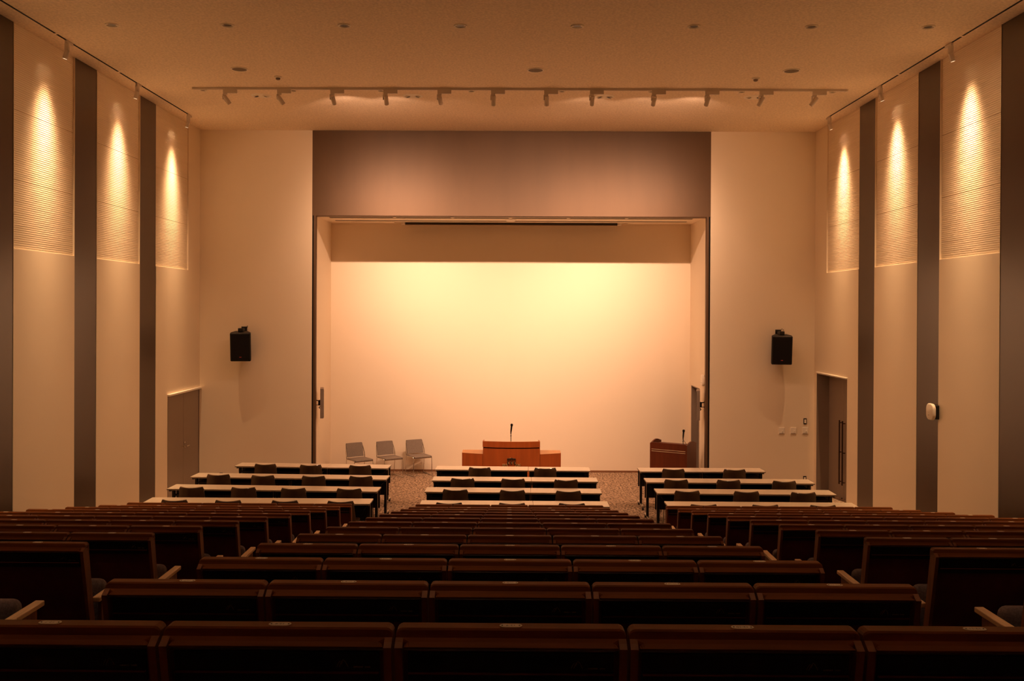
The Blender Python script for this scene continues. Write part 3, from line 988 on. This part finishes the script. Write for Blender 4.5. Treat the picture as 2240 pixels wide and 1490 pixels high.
# ------------------------------------------------------------------ fixed seats
SW = .55
SH = .946
def rear_y(z): return -.07 + .217 * (SH - .034 - z)
def seat_parts(t, H, full=True):
    k = H - SH
    SL = .217 if full else .05
    def Z(z): return z + k
    hw = SW / 2 - .004
    # top rail with its rounded ends
    n = 6
    def rail_prof(dz):
        return [(0, Z(SH) - dz), (-.004, Z(SH) - dz), (-.036, Z(SH) - dz), (-.041, Z(SH) - .004 - dz), (-.046, Z(SH) - .020 - dz), (-.056, Z(SH) - .027 - dz),
                (-.0705, Z(SH) - .034), (-.066, Z(SH) - .040), (-.03, Z(SH) - .045), (.004, Z(SH) - .045)]
    bm = bmesh.new()
    rings = []
    xs_ = [(-hw, .012), (-hw + .003, .006), (-hw + .008, .002), (-hw + .014, 0), (hw - .014, 0), (hw - .008, .002), (hw - .003, .006), (hw, .012)]
    for x, dz in xs_:
        rings.append([bm.verts.new((x, p[0], p[1])) for p in rail_prof(dz)])
    for A, B in zip(rings, rings[1:]):
        for i in range(len(A)):
            bm.faces.new((A[i], A[(i + 1) % len(A)], B[(i + 1) % len(A)], B[i]))
    bm.faces.new(rings[0]); bm.faces.new(rings[-1])
    b = MB(); b.merge(bm)
    # the ends of the ledge are cut back where the side boards stand
    for v in b.bm.verts:
        if abs(v.co.x) > hw - .015 and v.co.y < -.05:
            v.co.x *= (hw - .020) / hw
    rail = b.build('top_rail', 'rail', t)
    for s in (-1, 1):
        x0, x1 = sorted((s * (hw - .018), s * hw))
        zt = Z(SH)
        pts = [(-.046, zt - .020), (-.057, zt - .0275), (-.072, zt - .036), (-.072 + SL * (zt - .036), 0.0)] + ([(.20, 0.0), (.20, .12), (.075, zt - .45)] if full else [(.03, 0.0), (.02, zt - .2)]) + [(.0, zt - .046), (-.02, zt - .030)]
        MB().poly_prism(pts, x0, x1, 'x').build('side_board', 'frame', t)
    def ry(z): return -.07 + SL * (Z(SH) - .034 - z)
    # lower back board
    zt, zb = Z(SH) - .05, (.30 if full else .06)
    pts = [(ry(zt) + .020, zt), (ry(zb) + .020, zb), (ry(zb) + .045, zb), (ry(zt) + .045, zt)]
    MB().poly_prism(pts, -hw + .018, hw - .018, 'x').build('back_board', 'backpanel', t)
    # folded writing table under the ledge
    zt, zb = Z(SH) - .052, Z(SH) - .128
    pts = [(ry(zt) + .010, zt), (ry(zb) + .006, zb), (ry(zb) + .0195, zb), (ry(zt) + .0195, zt)]
    ft = MB().poly_prism(pts, -hw + .030, hw - .030, 'x').build('folding_table', 'foldtable', t)
    zl = Z(SH) - .100
    MB().box(-hw + .030, hw - .030, ry(zl) - .0005, ry(zl) + .008, zl - .004, zl, .001, 1).build('table_lip', 'backpanel', ft)
    if full:
        # maker's mark: three tent strokes and a line of tiny letters, too faint to read
        zc = Z(SH) - .079
        mk = MB()
        yk = ry(zc) + .0068
        def stroke(pp):
            mk.tube([(x + .155, yk - .217 * dz, zc + dz) for x, dz in pp], .0009, 5)
        stroke([(-.013, -.009), (-.010, -.001), (-.005, .006)])
        stroke([(-.007, -.009), (-.004, .001), (.001, .008), (.002, .009)])
        stroke([(.002, .009), (.007, .004), (.011, -.004), (.013, -.009)])
        stroke([(-.003, -.003), (.0, .004)])
        x = .181
        rg = random.Random(5)
        for n_ in range(13):
            wl = rg.choice((.0018, .0022, .0026))
            if n_ != 7:
                mk.box(x, x + wl, yk - .001, yk + .001, zc - .010, zc - .0068)
            x += wl + .0008
        mk.build('maker_mark', 'logo', ft)
        # fabric back pad, seat pad folded up
        zt, zb = Z(SH) - .06, .46
        pts = [(ry(zt) + .046, zt), (ry(zb) + .046, zb), (ry(zb) + .10, zb + .02), (ry(zt) + .10, zt - .06), (ry(zt) + .085, zt - .01)]
        MB().poly_prism(pts, -hw + .03, hw - .03, 'x').build('back_pad', 'seatfabric', t)
        rot = Matrix.Rotation(-.10, 3, 'X')
        MB().box(-.232, .232, .235, .345, .30, .655, .045, 4, rot=rot).build('seat_pad', 'seatfabric', t, smooth=True)
        MB().tube([(-hw + .02, .21, .36), (hw - .02, .21, .36)], .012, 8).build('hinge_bar', 'black', t)
def arm(t, s):
    x = s * (SW / 2 + .002)
    a = MB().box(x - .023, x + .023, .07, .41, .592, .618, .005, 2).build('armrest', 'arm', t)
    MB().box(x - .011, x + .011, .125, .36, .002, .592, .003, 1).build('armrest_panel', 'frame', a)
def plate_tag(t):
    tb = bmesh.new()
    n = 8
    pts = []
    rx, rz = .027, .0115
    for k in range(n + 1):
        a = -PI / 2 + PI * k / n
        pts.append((rx - rz + rz * math.cos(a), rz * math.sin(a)))
    for k in range(n + 1):
        a = PI / 2 + PI * k / n
        pts.append((-rx + rz + rz * math.cos(a), rz * math.sin(a)))
    b = MB().poly_prism([(p[0], p[1] - .0195) for p in pts], SH - .0002, SH + .0012, 'z')
    pl = b.build('number_plate', 'tag', t)
    d = MB()
    for s in (-1, 1):
        d.lathe([(0, .0012), (.0022, .0012), (.0018, .0019), (0, .002)], 10, Matrix.Translation((s * .0205, -.0195, SH)))
    d.build('plate_screws', 'ink', pl)
    return pl
base_t = thing('theatre_seat', 'proto', 'seat')
seat_parts(base_t, SH)
plate_tag(base_t)
def numbers(seat, txt):
    cu = bpy.data.curves.new('digits', 'FONT')
    cu.body = txt
    cu.size = .0125
    cu.align_x = 'CENTER'
    cu.align_y = 'CENTER'
    o = bpy.data.objects.new('digits_tmp', cu)
    COL.objects.link(o)
    dg = bpy.context.evaluated_depsgraph_get()
    me = bpy.data.meshes.new_from_object(o.evaluated_get(dg))
    bpy.data.objects.remove(o)
    me.materials.clear()
    me.materials.append(M['ink'])
    q = bpy.data.objects.new('plate_digits', me)
    COL.objects.link(q)
    q.parent = [c for c in seat.children if c.name.startswith('number_plate')][0]
    q.location = (0, -.0195, SH + .0015)
    q.rotation_euler = (0, 0, PI)
used = False
def add_seat(x, r, label, arms, txt=None):
    global used
    loc = (x, row_y(r), row_z(r))
    if not used:
        used = True
        s = base_t
        s.location = loc
        s['label'] = label
        s['group'] = 'fixed theatre seats'
    else:
        s = copy_tree(base_t, loc, 0, label, 'fixed theatre seats')
    pend.append((s, arms, txt))
pend = []
BX = 2.292                       # inner ends of the side blocks
for r in range(1, 13):
    rl = 'front' if r == 1 else ('back' if r == 12 else ORD[r])
    y = row_y(r)
    rw = ('the front row' if r == 1 else ('the row nearest the camera' if r == 12 else 'the %s row from the front' % ORD[r]))
    for j in range(5):
        x = .006 + (j - 2) * SW
        lab = 'dark wood seat, middle block, %s, %s' % (rw, ('left end', 'second from left', 'centre', 'second from right', 'right end')[j])
        add_seat(x, r, lab, (-1, 1) if j == 4 else (-1,), '%d-%d' % (r, 7 + j) if r >= 9 else None)
    for side in (-1, 1):
        for j in range(6):
            inner = BX + j * SW
            if inner > .549 * (y + .25) + .12: continue
            x = side * (inner + SW / 2) - .003
            if j == 0: pos = 'on the aisle'
            else: pos = '%s from the aisle' % ORD[j + 1]
            lab = 'dark wood seat, %s block, %s, %s' % ('left' if side < 0 else 'right', rw, pos)
            ar = (-side,) if j < 5 else (-1, 1)
            add_seat(x, r, lab, ar)
arm_src = {}
for s, arms, txt in pend:
    for a in arms:
        if a not in arm_src:
            arm(s, a)
            arm_src[a] = [c for c in s.children if c.name.startswith('armrest')][-1]
        else:
            src = arm_src[a]
            c = src.copy(); COL.objects.link(c); c.parent = s
            for g in src.children:
                d = g.copy(); COL.objects.link(d); d.parent = c
    if txt: numbers(s, txt)

# low panels standing before the first row
FH = .785
pp = thing('front_panel', 'proto', 'panel')
seat_parts(pp, FH, False)
usedp = False
def add_panel(x, lab):
    global usedp
    loc = (x, row_y(0), 0)
    if not usedp:
        usedp = True
        pp.location = loc; pp['label'] = lab; pp['group'] = 'low panels before the seats'
    else:
        copy_tree(pp, loc, 0, lab, 'low panels before the seats')
for j in range(5):
    add_panel(.006 + (j - 2) * SW, 'low dark wood panel before the middle block of seats, %s' % ('left end', 'second from left', 'centre', 'second from right', 'right end')[j])
for side in (-1, 1):
    for j in range(6):
        add_panel(side * (BX + SW / 2 + j * SW) - .003, 'low dark wood panel before the %s block of seats, %s from the aisle' % ('left' if side < 0 else 'right', ORD[j + 1]))
